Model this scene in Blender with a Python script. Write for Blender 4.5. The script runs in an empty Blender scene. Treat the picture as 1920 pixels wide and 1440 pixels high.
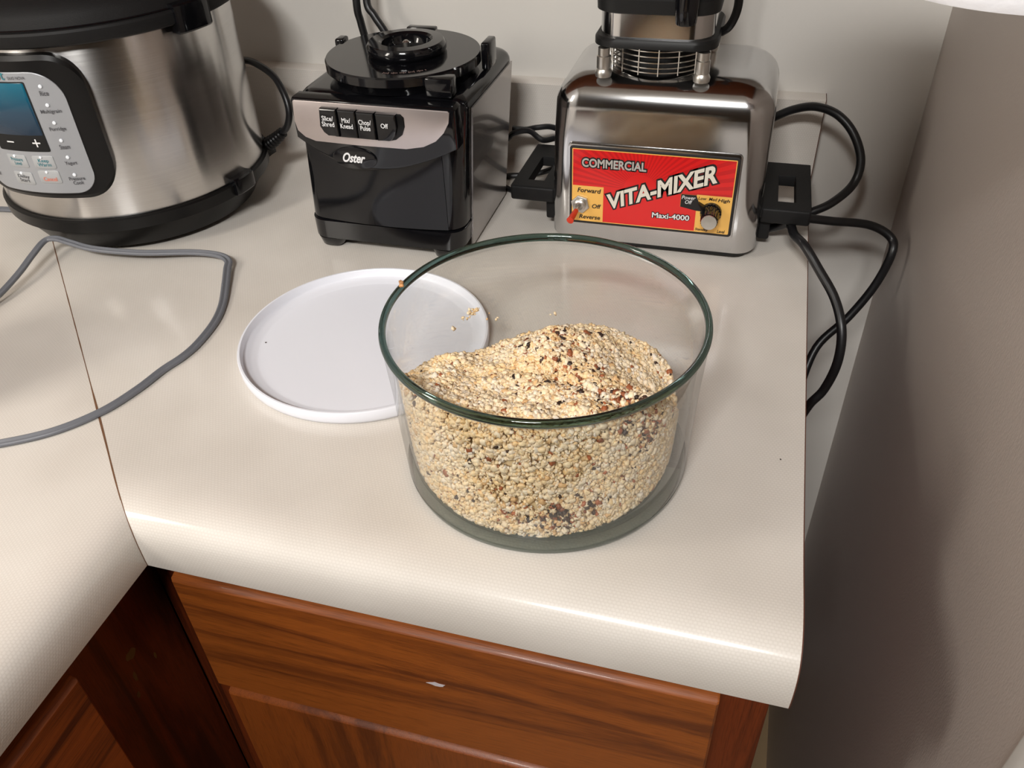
import bpy, bmesh, math, random
import numpy as np
from mathutils import Matrix, Vector
random.seed(7); rng = np.random.default_rng(11)
PI = math.pi
ZT = 0.91            # height of the worktop; all shapes below are given relative to it
scn = bpy.context.scene
C = scn.collection

# ------------------------------------------------------------------ camera
F_PX = 1568.72
R = ((0.96209065, 0.27028823, -0.03641242), (0.14225176, -0.61123075, -0.77856368), (-0.23269299, 0.74386911, -0.62650836))
cam_d = bpy.data.cameras.new('camera'); cam_d.sensor_width = 36; cam_d.lens = F_PX / 1920 * 36
cam_d.clip_start = 0.01
cam = bpy.data.objects.new('camera', cam_d); C.objects.link(cam)
# rows of R: camera right, down, forward in world axes
rt, dn, fw = Vector(R[0]), Vector(R[1]), Vector(R[2])
M = Matrix.Identity(4)
for i in range(3):
    M[i][0] = rt[i]; M[i][1] = -dn[i]; M[i][2] = -fw[i]
M[0][3], M[1][3], M[2][3] = 0, 0, ZT + 0.42
cam.matrix_world = M
scn.camera = cam

# ------------------------------------------------------------------ world, lights, exposure
w = bpy.data.worlds.new('world'); scn.world = w; w.use_nodes = True
w.node_tree.nodes['Background'].inputs[0].default_value = (1.0, 0.93, 0.85, 1)
w.node_tree.nodes['Background'].inputs[1].default_value = 0.05
def area(name, loc, target, sx, sy, power, col):
    l = bpy.data.lights.new(name, 'AREA'); l.shape = 'RECTANGLE'; l.size = sx; l.size_y = sy
    l.energy = power; l.color = col
    o = bpy.data.objects.new(name, l); C.objects.link(o)
    o.location = (loc[0], loc[1], loc[2] + ZT)
    d = Vector(target) - Vector(loc)
    o.rotation_euler = d.to_track_quat('-Z', 'Y').to_euler()
    return o
area('ceiling_light', (-0.08, -1.00, 1.40), (-0.08, 0.9, 0.0), 0.50, 0.20, 41, (1.0, 0.985, 0.965))
area('under_cabinet_light', (-0.86, 0.02, 0.52), (-0.2, 0.6, 0.0), 0.12, 0.30, 2.7, (1.0, 0.93, 0.84))
scn.view_settings.view_transform = 'Standard'; scn.view_settings.look = 'None'
scn.view_settings.gamma = 1; scn.view_settings.use_curve_mapping = False
scn.view_settings.exposure = 0.0
scn.cycles.use_denoising = True
scn.cycles.max_bounces = 12; scn.cycles.transparent_max_bounces = 16; scn.cycles.transmission_bounces = 12
scn.cycles.sample_clamp_indirect = 6

# ------------------------------------------------------------------ materials
def srgb(r, g, b):
    f = lambda c: (c/255/12.92) if c/255 <= 0.04045 else ((c/255+0.055)/1.055)**2.4
    return (f(r), f(g), f(b), 1)
def mat(name, col, rough=0.5, metal=0.0, coat=0.0, spec=0.5, noise=0.0, nscale=40, bump=0.0, bscale=300, trans=0, ior=1.5, aniso=0):
    m = bpy.data.materials.new(name); m.use_nodes = True; nt = m.node_tree; p = nt.nodes['Principled BSDF']
    p.inputs['Base Color'].default_value = col if len(col) == 4 else (*col, 1)
    p.inputs['Roughness'].default_value = rough; p.inputs['Metallic'].default_value = metal
    p.inputs['Coat Weight'].default_value = coat; p.inputs['Specular IOR Level'].default_value = spec
    p.inputs['Transmission Weight'].default_value = trans; p.inputs['IOR'].default_value = ior
    p.inputs['Anisotropic'].default_value = aniso
    tc = nt.nodes.new('ShaderNodeTexCoord')
    if noise:
        n = nt.nodes.new('ShaderNodeTexNoise'); n.inputs['Scale'].default_value = nscale; n.inputs['Detail'].default_value = 4
        nt.links.new(tc.outputs['Object'], n.inputs['Vector'])
        hs = nt.nodes.new('ShaderNodeHueSaturation'); hs.inputs['Color'].default_value = p.inputs['Base Color'].default_value
        mr = nt.nodes.new('ShaderNodeMapRange'); mr.inputs['To Min'].default_value = 1-noise; mr.inputs['To Max'].default_value = 1+noise
        nt.links.new(n.outputs['Fac'], mr.inputs['Value']); nt.links.new(mr.outputs[0], hs.inputs['Value'])
        nt.links.new(hs.outputs[0], p.inputs['Base Color'])
    if bump:
        n = nt.nodes.new('ShaderNodeTexNoise'); n.inputs['Scale'].default_value = bscale; n.inputs['Detail'].default_value = 3
        nt.links.new(tc.outputs['Object'], n.inputs['Vector'])
        b = nt.nodes.new('ShaderNodeBump'); b.inputs['Strength'].default_value = bump; b.inputs['Distance'].default_value = 0.001
        nt.links.new(n.outputs['Fac'], b.inputs['Height']); nt.links.new(b.outputs[0], p.inputs['Normal'])
    return m
class N:   # small node helper
    def __init__(s, m): s.nt = m.node_tree; s.p = s.nt.nodes.get('Principled BSDF')
    def new(s, t, **kw):
        n = s.nt.nodes.new(t)
        for k, v in kw.items(): setattr(n, k, v)
        return n
    def math(s, op, a, b=None):
        n = s.new('ShaderNodeMath', operation=op)
        for i, v in enumerate((a, b)):
            if v is None: continue
            if isinstance(v, (int, float)): n.inputs[i].default_value = v
            else: s.nt.links.new(v, n.inputs[i])
        return n.outputs[0]
    def link(s, a, b): s.nt.links.new(a, b)
    def ramp(s, fac, stops):
        n = s.new('ShaderNodeValToRGB'); e = n.color_ramp.elements
        while len(e) > 1: e.remove(e[0])
        e[0].position = stops[0][0]; e[0].color = stops[0][1]
        for ps, c in stops[1:]:
            q = e.new(ps); q.color = c
        s.link(fac, n.inputs['Fac']); return n.outputs['Color']

def make_laminate():
    m = mat('woven laminate', srgb(218, 210, 200), rough=0.5, spec=0.35, coat=0.65); m.node_tree.nodes['Principled BSDF'].inputs['Coat Roughness'].default_value = 0.15; n = N(m)
    uv = n.new('ShaderNodeUVMap'); sp = n.new('ShaderNodeSeparateXYZ'); n.link(uv.outputs[0], sp.inputs[0])
    wob = n.new('ShaderNodeTexNoise'); wob.inputs['Scale'].default_value = 500; n.link(uv.outputs[0], wob.inputs['Vector'])
    wv = n.math('MULTIPLY', n.math('SUBTRACT', wob.outputs['Fac'], 0.5), 0.9)
    v_ = n.math('DIVIDE', sp.outputs[1], 0.00215); row = n.math('FLOOR', v_)
    u_ = n.math('ADD', n.math('DIVIDE', sp.outputs[0], 0.0026), n.math('MULTIPLY', row, 0.5))
    su = n.math('ABSOLUTE', n.math('SINE', n.math('ADD', n.math('MULTIPLY', u_, PI), wv)))
    sv = n.math('ABSOLUTE', n.math('SINE', n.math('ADD', n.math('MULTIPLY', v_, PI), 0)))
    h = n.math('MULTIPLY', n.math('POWER', su, 0.6), n.math('POWER', sv, 0.6))
    a = n.math('SUBTRACT', h, 0.6)
    b = n.new('ShaderNodeBump'); b.inputs['Strength'].default_value = 0.5; b.inputs['Distance'].default_value = 0.00010
    n.link(h, b.inputs['Height']); n.link(b.outputs[0], n.p.inputs['Normal'])
    ns = n.new('ShaderNodeTexNoise'); ns.inputs['Scale'].default_value = 9; n.link(uv.outputs[0], ns.inputs['Vector'])
    f = n.math('ADD', n.math('MULTIPLY', a, 0.30), ns.outputs['Fac'])
    col = n.ramp(f, [(0.2, srgb(208, 201, 192)), (0.75, srgb(226, 220, 212))])
    n.link(col, n.p.inputs['Base Color'])
    return m
LAM = make_laminate()

def make_wood(name, axis, light, dark, seed=0, scale=1.0):
    """oak: long streaks along the given axis"""
    m = mat(name, light, rough=0.42, coat=0.06, spec=0.35); n = N(m)
    tc = n.new('ShaderNodeTexCoord'); mp = n.new('ShaderNodeMapping')
    s = [42*scale, 42*scale, 42*scale]; s[axis] = 3.2*scale
    mp.inputs['Scale'].default_value = s; mp.inputs['Location'].default_value = (seed, seed*1.7, seed*.3)
    n.link(tc.outputs['Object'], mp.inputs['Vector'])
    a = n.new('ShaderNodeTexNoise'); a.inputs['Scale'].default_value = 0.7; a.inputs['Detail'].default_value = 6; a.inputs['Roughness'].default_value = 0.62; a.inputs['Distortion'].default_value = 0.8
    n.link(mp.outputs[0], a.inputs['Vector'])
    mp2 = n.new('ShaderNodeMapping'); s2 = [1100, 1100, 1100]; s2[axis] = 45
    mp2.inputs['Scale'].default_value = s2; n.link(tc.outputs['Object'], mp2.inputs['Vector'])
    c = n.new('ShaderNodeTexNoise'); c.inputs['Scale'].default_value = 1; c.inputs['Detail'].default_value = 2
    n.link(mp2.outputs[0], c.inputs['Vector'])
    mid = tuple((light[i]*.62+dark[i]*.38) for i in range(3)) + (1,)
    col = n.ramp(a.outputs['Fac'], [(0.37, dark), (0.44, mid), (0.50, light), (0.60, light), (0.70, mid)])
    pore = n.math('MULTIPLY', n.math('SUBTRACT', 0.52, c.outputs['Fac']), 6.0); cl = n.new('ShaderNodeClamp'); n.link(pore, cl.inputs['Value'])
    mx = n.new('ShaderNodeMix', data_type='RGBA'); n.link(n.math('MULTIPLY', cl.outputs[0], n.math('SUBTRACT', 0.85, a.outputs['Fac'])), mx.inputs['Factor'])
    n.link(col, mx.inputs['A']); mx.inputs['B'].default_value = tuple(x*.6 for x in dark[:3]) + (1,)
    n.link(mx.outputs['Result'], n.p.inputs['Base Color'])
    b = n.new('ShaderNodeBump'); b.inputs['Strength'].default_value = 0.25; b.inputs['Distance'].default_value = 0.0004
    n.link(c.outputs['Fac'], b.inputs['Height']); n.link(b.outputs[0], n.p.inputs['Normal'])
    return m
W_L, W_D = srgb(143, 76, 27), srgb(98, 48, 18)
WOOD_H = make_wood('oak horizontal grain', 0, W_L, W_D, 1)
WOOD_V = make_wood('oak vertical grain', 2, srgb(132, 67, 23), W_D, 4)
WOOD_Y = make_wood('oak grain along side', 1, srgb(150, 74, 28), srgb(84, 36, 15), 9)
WOOD_SHADE = make_wood('oak darkened for shade', 2, srgb(104, 44, 17), srgb(60, 24, 10), 6)  # same oak coloured darker; shade on the face frames is in the colour

WALL = mat('wall paint', srgb(214, 210, 203), rough=0.6, noise=0.02, nscale=8, bump=0.12, bscale=260)
def make_streak():
    m = mat('textured side panel paint', srgb(184, 174, 167), rough=0.40); n = N(m)
    tc = n.new('ShaderNodeTexCoord'); mp = n.new('ShaderNodeMapping'); mp.inputs['Scale'].default_value = (700, 700, 260)
    n.link(tc.outputs['Object'], mp.inputs['Vector'])
    a = n.new('ShaderNodeTexNoise'); a.inputs['Scale'].default_value = 1; a.inputs['Detail'].default_value = 2; n.link(mp.outputs[0], a.inputs['Vector'])
    b = n.new('ShaderNodeBump'); b.inputs['Strength'].default_value = 0.45; b.inputs['Distance'].default_value = 0.0005
    n.link(a.outputs['Fac'], b.inputs['Height']); n.link(b.outputs[0], n.p.inputs['Normal'])
    return m
STREAK = make_streak()
DIMWALL = mat('darkened unseen wall', srgb(112, 96, 80), rough=0.6, noise=0.03)  # dim room put into the colour of unseen walls, keeps reflections dark
CEIL = mat('ceiling paint', srgb(190, 184, 174), rough=0.8, noise=0.02)
FLOOR = mat('vinyl floor', srgb(150, 126, 94), rough=0.45, noise=0.10, nscale=12)
TRIM = mat('white trim', srgb(226, 226, 222), rough=0.4, noise=0.02)
EDGE = mat('laminate edge brown', srgb(88, 48, 32), rough=0.7, noise=0.3, nscale=400)
SEAM = mat('seam grime', srgb(112, 78, 52), rough=0.8, noise=0.35, nscale=250)
BLACK_G = mat('glossy black plastic', (0.004, 0.004, 0.005, 1), rough=0.09, spec=0.45, noise=0.1)
BLACK_S = mat('satin black plastic', (0.0055, 0.0052, 0.0052, 1), rough=0.33, spec=0.25, noise=0.2, nscale=60)
BLACK_M = mat('matte black plastic', (0.009, 0.0088, 0.009, 1), rough=0.55, spec=0.22, noise=0.2, nscale=80, bump=0.1, bscale=900)
RUBBER = mat('black rubber', (0.007, 0.007, 0.007, 1), spec=0.35, rough=0.5, noise=0.15)
CORD = mat('black cord', (0.007, 0.007, 0.008, 1), rough=0.38, noise=0.15)
GREYCORD = mat('grey cord vinyl', srgb(108, 110, 116), rough=0.42, noise=0.08)
DARK = mat('dark void', (0.004, 0.004, 0.004, 1), rough=0.8, noise=0.1)
WHITE_P = mat('white lid plastic', srgb(236, 238, 246), rough=0.33, noise=0.01, nscale=10)
PRINT_W = mat('white print', srgb(225, 225, 225), rough=0.5, noise=0.02)
PRINT_G = mat('grey print', srgb(176, 172, 166), rough=0.5, noise=0.02)
PRINT_K = mat('black print', srgb(26, 24, 24), rough=0.5, noise=0.05)
PRINT_D = mat('dark grey print', srgb(74, 74, 78), rough=0.5, noise=0.05)
PRINT_O = mat('orange print', srgb(222, 120, 90), rough=0.5, noise=0.05)
PRINT_T = mat('teal print', srgb(50, 120, 130), rough=0.5, noise=0.05)
SILVER_P = mat('silver panel', srgb(196, 186, 184), rough=0.34, metal=0.85, noise=0.04, nscale=80)
GREY_PANEL = mat('grey control panel', srgb(158, 160, 164), rough=0.38, metal=0.25, noise=0.02)
RAISED_KEY = mat('raised key grey', srgb(172, 174, 176), rough=0.35, metal=0.2, noise=0.02)
LEDM = mat('unlit white led', srgb(235, 240, 246), rough=0.25, noise=0.02)
CHROME = mat('worn chrome', (0.56, 0.56, 0.565, 1), rough=0.13, metal=1.0, noise=0.10, nscale=18, bump=0.02, bscale=60)
ALU = mat('turned aluminium', (0.62, 0.60, 0.56, 1), rough=0.35, metal=1.0, noise=0.1)
WIRE = mat('chromed wire', (0.72, 0.70, 0.66, 1), rough=0.2, metal=1.0, noise=0.05)
YELLOW = mat('nameplate yellow', srgb(238, 184, 92), rough=0.35, noise=0.04, coat=0.3)
TIPRED = mat('red switch tip', srgb(200, 52, 24), rough=0.4, noise=0.06)
PAPER = mat('paper towel', srgb(246, 246, 250), rough=0.9, noise=0.02, bump=0.4, bscale=180)
def make_brushed():
    m = mat('brushed steel', (0.60, 0.585, 0.57, 1), rough=0.24, metal=1.0, aniso=0.85); n = N(m)
    tg_ = n.new('ShaderNodeTangent', direction_type='RADIAL', axis='Z'); n.link(tg_.outputs[0], n.p.inputs['Tangent']); n.p.inputs['Anisotropic Rotation'].default_value = 0.25
    tc = n.new('ShaderNodeTexCoord'); mp = n.new('ShaderNodeMapping'); mp.inputs['Scale'].default_value = (6, 6, 2200)
    n.link(tc.outputs['Object'], mp.inputs['Vector'])
    a = n.new('ShaderNodeTexNoise'); a.inputs['Scale'].default_value = 1; a.inputs['Detail'].default_value = 2; n.link(mp.outputs[0], a.inputs['Vector'])
    mr = n.new('ShaderNodeMapRange'); mr.inputs['To Min'].default_value = 0.20; mr.inputs['To Max'].default_value = 0.26
    n.link(a.outputs['Fac'], mr.inputs['Value']); n.link(mr.outputs[0], n.p.inputs['Roughness'])
    col = n.ramp(a.outputs['Fac'], [(0.3, (0.56, 0.545, 0.53, 1)), (0.7, (0.63, 0.615, 0.60, 1))]); n.link(col, n.p.inputs['Base Color'])
    return m
BRUSHED = make_brushed()
def make_red():
    m = mat('nameplate red', srgb(205, 22, 24), rough=0.28, coat=0.5); n = N(m)
    tc = n.new('ShaderNodeTexCoord'); sp = n.new('ShaderNodeSeparateXYZ'); n.link(tc.outputs['Object'], sp.inputs[0])
    # printed sun rays fanning up from the middle of the plate (root is at the base, plate mid about x=0.005, z=0.068)
    dx = n.math('SUBTRACT', sp.outputs[0], -0.012); dz = n.math('SUBTRACT', sp.outputs[2], 0.066)
    ang = n.math('ARCTAN2', dz, dx)
    st = n.math('SINE', n.math('MULTIPLY', ang, 64))
    rad = n.math('SQRT', n.math('ADD', n.math('MULTIPLY', dx, dx), n.math('MULTIPLY', dz, dz)))
    msk = n.math('MULTIPLY', n.math('GREATER_THAN', rad, 0.016), n.math('GREATER_THAN', dz, 0.0))
    f = n.math('MULTIPLY', n.math('GREATER_THAN', st, 0.1), msk)
    col = n.ramp(f, [(0.0, srgb(214, 26, 26)), (1.0, srgb(192, 20, 24))]); n.link(col, n.p.inputs['Base Color'])
    return m
RED = make_red()
def make_thin_glass():
    m = bpy.data.materials.new('clear glass wall'); m.use_nodes = True; nt = m.node_tree
    nt.nodes.remove(nt.nodes['Principled BSDF']); out = nt.nodes['Material Output']
    tr = nt.nodes.new('ShaderNodeBsdfTransparent'); tr.inputs[0].default_value = (0.975, 0.981, 0.976, 1)
    gl = nt.nodes.new('ShaderNodeBsdfGlossy'); gl.inputs['Roughness'].default_value = 0.03
    fr = nt.nodes.new('ShaderNodeFresnel'); fr.inputs['IOR'].default_value = 1.5
    # back faces: keep the outside-to-glass ratio on both sides
    ge = nt.nodes.new('ShaderNodeNewGeometry'); mr = nt.nodes.new('ShaderNodeMapRange')
    mr.inputs['To Min'].default_value = 1.5; mr.inputs['To Max'].default_value = 1/1.5
    nt.links.new(ge.outputs['Backfacing'], mr.inputs['Value']); nt.links.new(mr.outputs[0], fr.inputs['IOR'])
    mx = nt.nodes.new('ShaderNodeMixShader'); nt.links.new(fr.outputs[0], mx.inputs[0])
    nt.links.new(tr.outputs[0], mx.inputs[1]); nt.links.new(gl.outputs[0], mx.inputs[2])
    nt.links.new(mx.outputs[0], out.inputs['Surface'])
    return m
GLASS = make_thin_glass()
def make_solid_glass(name, tint, rough=0.0):
    m = mat(name, tint, rough=rough, trans=1.0, ior=1.5, noise=0.01); return m
GLASS_RIM = make_solid_glass('green glass rim', (0.10, 0.17, 0.15, 1))
GLASS_BASE = make_solid_glass('thick glass base', (0.42, 0.50, 0.465, 1))
def make_screen():
    m = mat('blue display', (0.004, 0.03, 0.06, 1), rough=0.12); n = N(m)
    tc = n.new('ShaderNodeTexCoord'); sp = n.new('ShaderNodeSeparateXYZ'); n.link(tc.outputs['Object'], sp.inputs[0])
    f = n.new('ShaderNodeMapRange'); f.inputs['From Min'].default_value = 0.128; f.inputs['From Max'].default_value = 0.186
    n.link(sp.outputs[2], f.inputs['Value'])
    col = n.ramp(f.outputs[0], [(0.0, (0.004, 0.012, 0.03, 1)), (0.5, (0.004, 0.035, 0.07, 1)), (1.0, (0.006, 0.11, 0.17, 1))])
    n.link(col, n.p.inputs['Base Color']); n.link(col, n.p.inputs['Emission Color']); n.p.inputs['Emission Strength'].default_value = 0.12
    return m
SCREEN = make_screen()
def make_rice():
    m = mat('riced cauliflower', (0.8, 0.68, 0.48, 1), rough=0.5); n = N(m)
    a = n.new('ShaderNodeAttribute'); a.attribute_name = 'Col'; n.link(a.outputs['Color'], n.p.inputs['Base Color'])
    n.p.inputs['Subsurface Weight'].default_value = 0.15; n.p.inputs['Subsurface Radius'].default_value = (0.0030, 0.0020, 0.0011)
    n.p.inputs['Subsurface Scale'].default_value = 1.0
    return m
RICE = make_rice()

# ------------------------------------------------------------------ mesh helpers
class MB:
    def __init__(s): s.v = []; s.f = []; s.uv = None
    def add(s, vs, fs):
        k = len(s.v); s.v += [tuple(p) for p in vs]; s.f += [tuple(i+k for i in f) for f in fs]; return s
    def loft(s, rings, closed=True, caps=True):
        n = len(rings[0]); k = len(s.v)
        for r in rings: s.v += [tuple(p) for p in r]
        for j in range(len(rings)-1):
            for i in range(n if closed else n-1):
                a = k+j*n+i; b = k+j*n+(i+1) % n
                s.f.append((a, b, b+n, a+n))
        if caps and closed:
            s.f.append(tuple(k+i for i in range(n))[::-1]); s.f.append(tuple(k+(len(rings)-1)*n+i for i in range(n)))
        return s
    def lathe(s, prof, c, seg=64, axis=(0, 0, 1), caps=False):
        """prof: (r, h) pairs along axis from c"""
        ax = Vector(axis).normalized(); u = ax.orthogonal().normalized(); w_ = ax.cross(u)
        rings = []
        for r, h in prof:
            rings.append([Vector(c) + ax*h + (u*math.cos(2*PI*i/seg) + w_*math.sin(2*PI*i/seg))*max(r, 1e-5) for i in range(seg)])
        return s.loft(rings, caps=caps)
    def rbox(s, x0, x1, y0, y1, z0, z1, r=0.001, seg=2):
        bm = bmesh.new(); bmesh.ops.create_cube(bm, size=1)
        for v in bm.verts:
            v.co = Vector(((x0+x1)/2+v.co.x*(x1-x0), (y0+y1)/2+v.co.y*(y1-y0), (z0+z1)/2+v.co.z*(z1-z0)))
        if r: bmesh.ops.bevel(bm, geom=bm.edges[:], offset=r, segments=seg, affect='EDGES', profile=0.5)
        bm.verts.index_update()
        s.add([v.co[:] for v in bm.verts], [[v.index for v in f.verts] for f in bm.faces]); bm.free(); return s
    def tube(s, pts, r, seg=12, sub=8, caps=True, prof=None):
        P = smooth(pts, sub); n = len(P); rings = []; T = []
        for i in range(n):
            T.append((P[min(i+1, n-1)] - P[max(i-1, 0)]).normalized())
        up = Vector((0, 0, 1)); 
        nrm = up - T[0]*up.dot(T[0])
        if nrm.length < .05: nrm = T[0].orthogonal()
        nrm.normalize()
        for i in range(n):
            nrm = nrm - T[i]*nrm.dot(T[i]); nrm.normalize(); b = T[i].cross(nrm)
            rr = r(i/(n-1)) if callable(r) else r
            if prof: rings.append([P[i] + b*a*rr + nrm*c_*rr for a, c_ in prof])
            else: rings.append([P[i] + (nrm*math.cos(2*PI*k/seg) + b*math.sin(2*PI*k/seg))*rr for k in range(seg)])
        return s.loft(rings, caps=caps)
    def prism(s, poly, fmap, d0, d1, bev=0.0):
        """poly 2-D outline (u,v), fmap(u,v,d)->xyz; d0 back, d1 front, small chamfer at front"""
        def ins(q):
            cx = sum(p[0] for p in poly)/len(poly); cy = sum(p[1] for p in poly)/len(poly); n = len(poly); out = []
            for i in range(n):
                a, b, c_ = poly[i-1], poly[i], poly[(i+1) % n]
                e1 = Vector((b[0]-a[0], b[1]-a[1])); e2 = Vector((c_[0]-b[0], c_[1]-b[1]))
                if e1.length < 1e-9: e1 = e2
                if e2.length < 1e-9: e2 = e1
                e1.normalize(); e2.normalize()
                nn = Vector((-(e1.y+e2.y), e1.x+e2.x)); 
                if nn.length < 1e-6: nn = Vector((-e1.y, e1.x))
                nn.normalize()
                if area2(poly) < 0: nn = -nn
                out.append((b[0]+nn.x*q, b[1]+nn.y*q))
            return out
        sg = 1 if d1 > d0 else -1
        rings = [[fmap(u, v, d0) for u, v in poly]]
        if bev:
            rings.append([fmap(u, v, d1-sg*bev) for u, v in poly])
            rings.append([fmap(u, v, d1-sg*bev*.3) for u, v in ins(bev*.3)])
            rings.append([fmap(u, v, d1) for u, v in ins(bev)])
        else: rings.append([fmap(u, v, d1) for u, v in poly])
        return s.loft(rings)
def area2(p): return sum(p[i-1][0]*p[i][1]-p[i][0]*p[i-1][1] for i in range(len(p)))
def smooth(pts, sub=8):
    P = [Vector(p) for p in pts]
    if sub <= 1 or len(P) < 3: return P
    out = []
    for i in range(len(P)-1):
        p0 = P[i-1] if i else P[0]*2-P[1]; p1 = P[i]; p2 = P[i+1]; p3 = P[i+2] if i+2 < len(P) else P[-1]*2-P[-2]
        for k in range(sub):
            t = k/sub; t2 = t*t; t3 = t2*t
            out.append(0.5*((2*p1)+(-p0+p2)*t+(2*p0-5*p1+4*p2-p3)*t2+(-p0+3*p1-3*p2+p3)*t3))
    out.append(P[-1]); return out
def rrect(x0, x1, y0, y1, r, seg=5):
    """rounded rectangle outline, r one radius or four (bl, br, tr, tl)"""
    rr = (r,)*4 if isinstance(r, (int, float)) else r; out = []
    for (cx, cy, a0, q) in ((x0+rr[0], y0+rr[0], PI, rr[0]), (x1-rr[1], y0+rr[1], 1.5*PI, rr[1]), (x1-rr[2], y1-rr[2], 0, rr[2]), (x0+rr[3], y1-rr[3], .5*PI, rr[3])):
        for k in range(seg+1):
            a = a0 + .5*PI*k/seg; out.append((cx+q*math.cos(a), cy+q*math.sin(a)))
    return out
def obj(name, mb, material, parent=None, sharp=35, loc=(0, 0, 0)):
    """link a mesh; coordinates in mb are scene ones (relative to the worktop), moved into the parent's frame"""
    off = Vector(parent['org']) if parent is not None else Vector(loc)
    me = bpy.data.meshes.new(name)
    me.from_pydata([tuple(Vector(v)-off) for v in mb.v], [], mb.f)
    bm = bmesh.new(); bm.from_mesh(me); bmesh.ops.recalc_face_normals(bm, faces=bm.faces); bm.to_mesh(me); bm.free()
    me.materials.append(material); me.shade_smooth(); me.set_sharp_from_angle(angle=math.radians(sharp))
    o = bpy.data.objects.new(name, me); C.objects.link(o)
    if parent is not None:
        o.parent = parent; o['org'] = list(parent['org'])
    else:
        o.location = (off.x, off.y, off.z+ZT); o['org'] = list(off)
    return o
def thing(name, loc, label, cat, group=None):
    o = bpy.data.objects.new(name, None); C.objects.link(o); o.empty_display_size = .02
    o.location = (loc[0], loc[1], loc[2]+ZT); o['org'] = list(loc); o['label'] = label; o['category'] = cat
    if group: o['group'] = group
    return o
def tag(o, label, cat=None, group=None):
    o['label'] = label
    if cat: o['category'] = cat
    if group: o['group'] = group
    return o
def struct(name, mb, m, loc=(0, 0, 0), label=None):
    o = obj(name, mb, m, loc=loc); o['kind'] = 'structure'
    if label: o['label'] = label
    return o
_tc = {}
def textverts(body, offset=0.0, shear=0.0, res=4):
    key = (body, offset, shear)
    if key in _tc: return _tc[key]
    cu = bpy.data.curves.new('t', 'FONT'); cu.body = body; cu.size = 1; cu.offset = offset; cu.shear = shear
    cu.resolution_u = res; cu.align_x = 'LEFT'; cu.space_line = 0.85; cu.extrude = 0.0
    if '\n' in body: cu.align_x = 'CENTER'
    o = bpy.data.objects.new('t', cu); C.objects.link(o)
    bpy.context.view_layer.update()
    me = bpy.data.meshes.new_from_object(o.evaluated_get(bpy.context.evaluated_depsgraph_get()))
    vs = [v.co[:2] for v in me.vertices]; fs = [tuple(p.vertices) for p in me.polygons]
    bpy.data.objects.remove(o); bpy.data.curves.remove(cu); bpy.data.meshes.remove(me)
    _tc[key] = (vs, fs); return vs, fs
def text(name, body, u0, v0, width, height, fmap, m, parent, d=0.0002, offset=0.012, shear=0.0, ref=None, label=None):
    """flat printed text; the box of the plain (offset 0) text is fitted to width x height with lower left (u0,v0)"""
    rv, _ = textverts(ref or body, 0.0, shear); vs, fs = textverts(body, offset, shear)
    x0 = min(p[0] for p in rv); x1 = max(p[0] for p in rv); y0 = min(p[1] for p in rv); y1 = max(p[1] for p in rv)
    sx = width/(x1-x0); sy = height/(y1-y0)
    mb = MB(); mb.add([fmap(u0+(p[0]-x0)*sx, v0+(p[1]-y0)*sy, d) for p in vs], fs)
    o = obj(name, mb, m, parent)
    if label: o['label'] = label
    return o

# ------------------------------------------------------------------ the room
YW, XR, XL = 0.924, 0.167, -1.0          # back wall, right wall face, left wall face
MIT = -0.0757                             # mitre line x + y = MIT
CEILZ = 1.45
struct('wall_back', MB().rbox(XL-.1, 1.9, YW, YW+.1, -ZT, CEILZ, 0), WALL, label='cream painted back wall behind the appliances')
struct('wall_left', MB().rbox(XL-.1, XL, -2.6, YW, -ZT, CEILZ, 0), WALL, label='cream painted left wall')
struct('wall_right', MB().rbox(XR, XR+.09, .262, YW, -ZT, CEILZ, 0), STREAK, label='beige textured side wall beside the worktop end')
struct('trim_1', MB().rbox(XR-.002, XR+.092, .240, .262, -ZT, CEILZ, .004, 3), TRIM, label='white vertical edge trim ending the right wall')
struct('wall_side', MB().rbox(1.8, 1.9, -2.6, YW, -ZT, CEILZ, 0), DIMWALL, label='unseen far side wall, toned dark to stand for a dim room')
struct('wall_front', MB().rbox(XL-.1, 1.9, -2.7, -2.6, -ZT, CEILZ, 0), DIMWALL, label='unseen wall behind the camera, toned dark to stand for a dim room')
struct('floor', MB().rbox(XL-.1, 1.9, -2.7, YW+.1, -ZT-.05, -ZT, 0), FLOOR, label='tan vinyl floor')
struct('ceiling', MB().rbox(XL-.1, 1.9, -2.7, YW+.1, CEILZ, CEILZ+.05, 0), CEIL, label='off white ceiling')
lamp = thing('ceiling_lamp', (-.08, -1.0, CEILZ), 'long white ceiling lamp housing over the kitchen aisle', 'lamp')
obj('lamp_housing', MB().rbox(-.40, .24, -1.20, -.86, CEILZ-.012, CEILZ, .003), TRIM, lamp)

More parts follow.
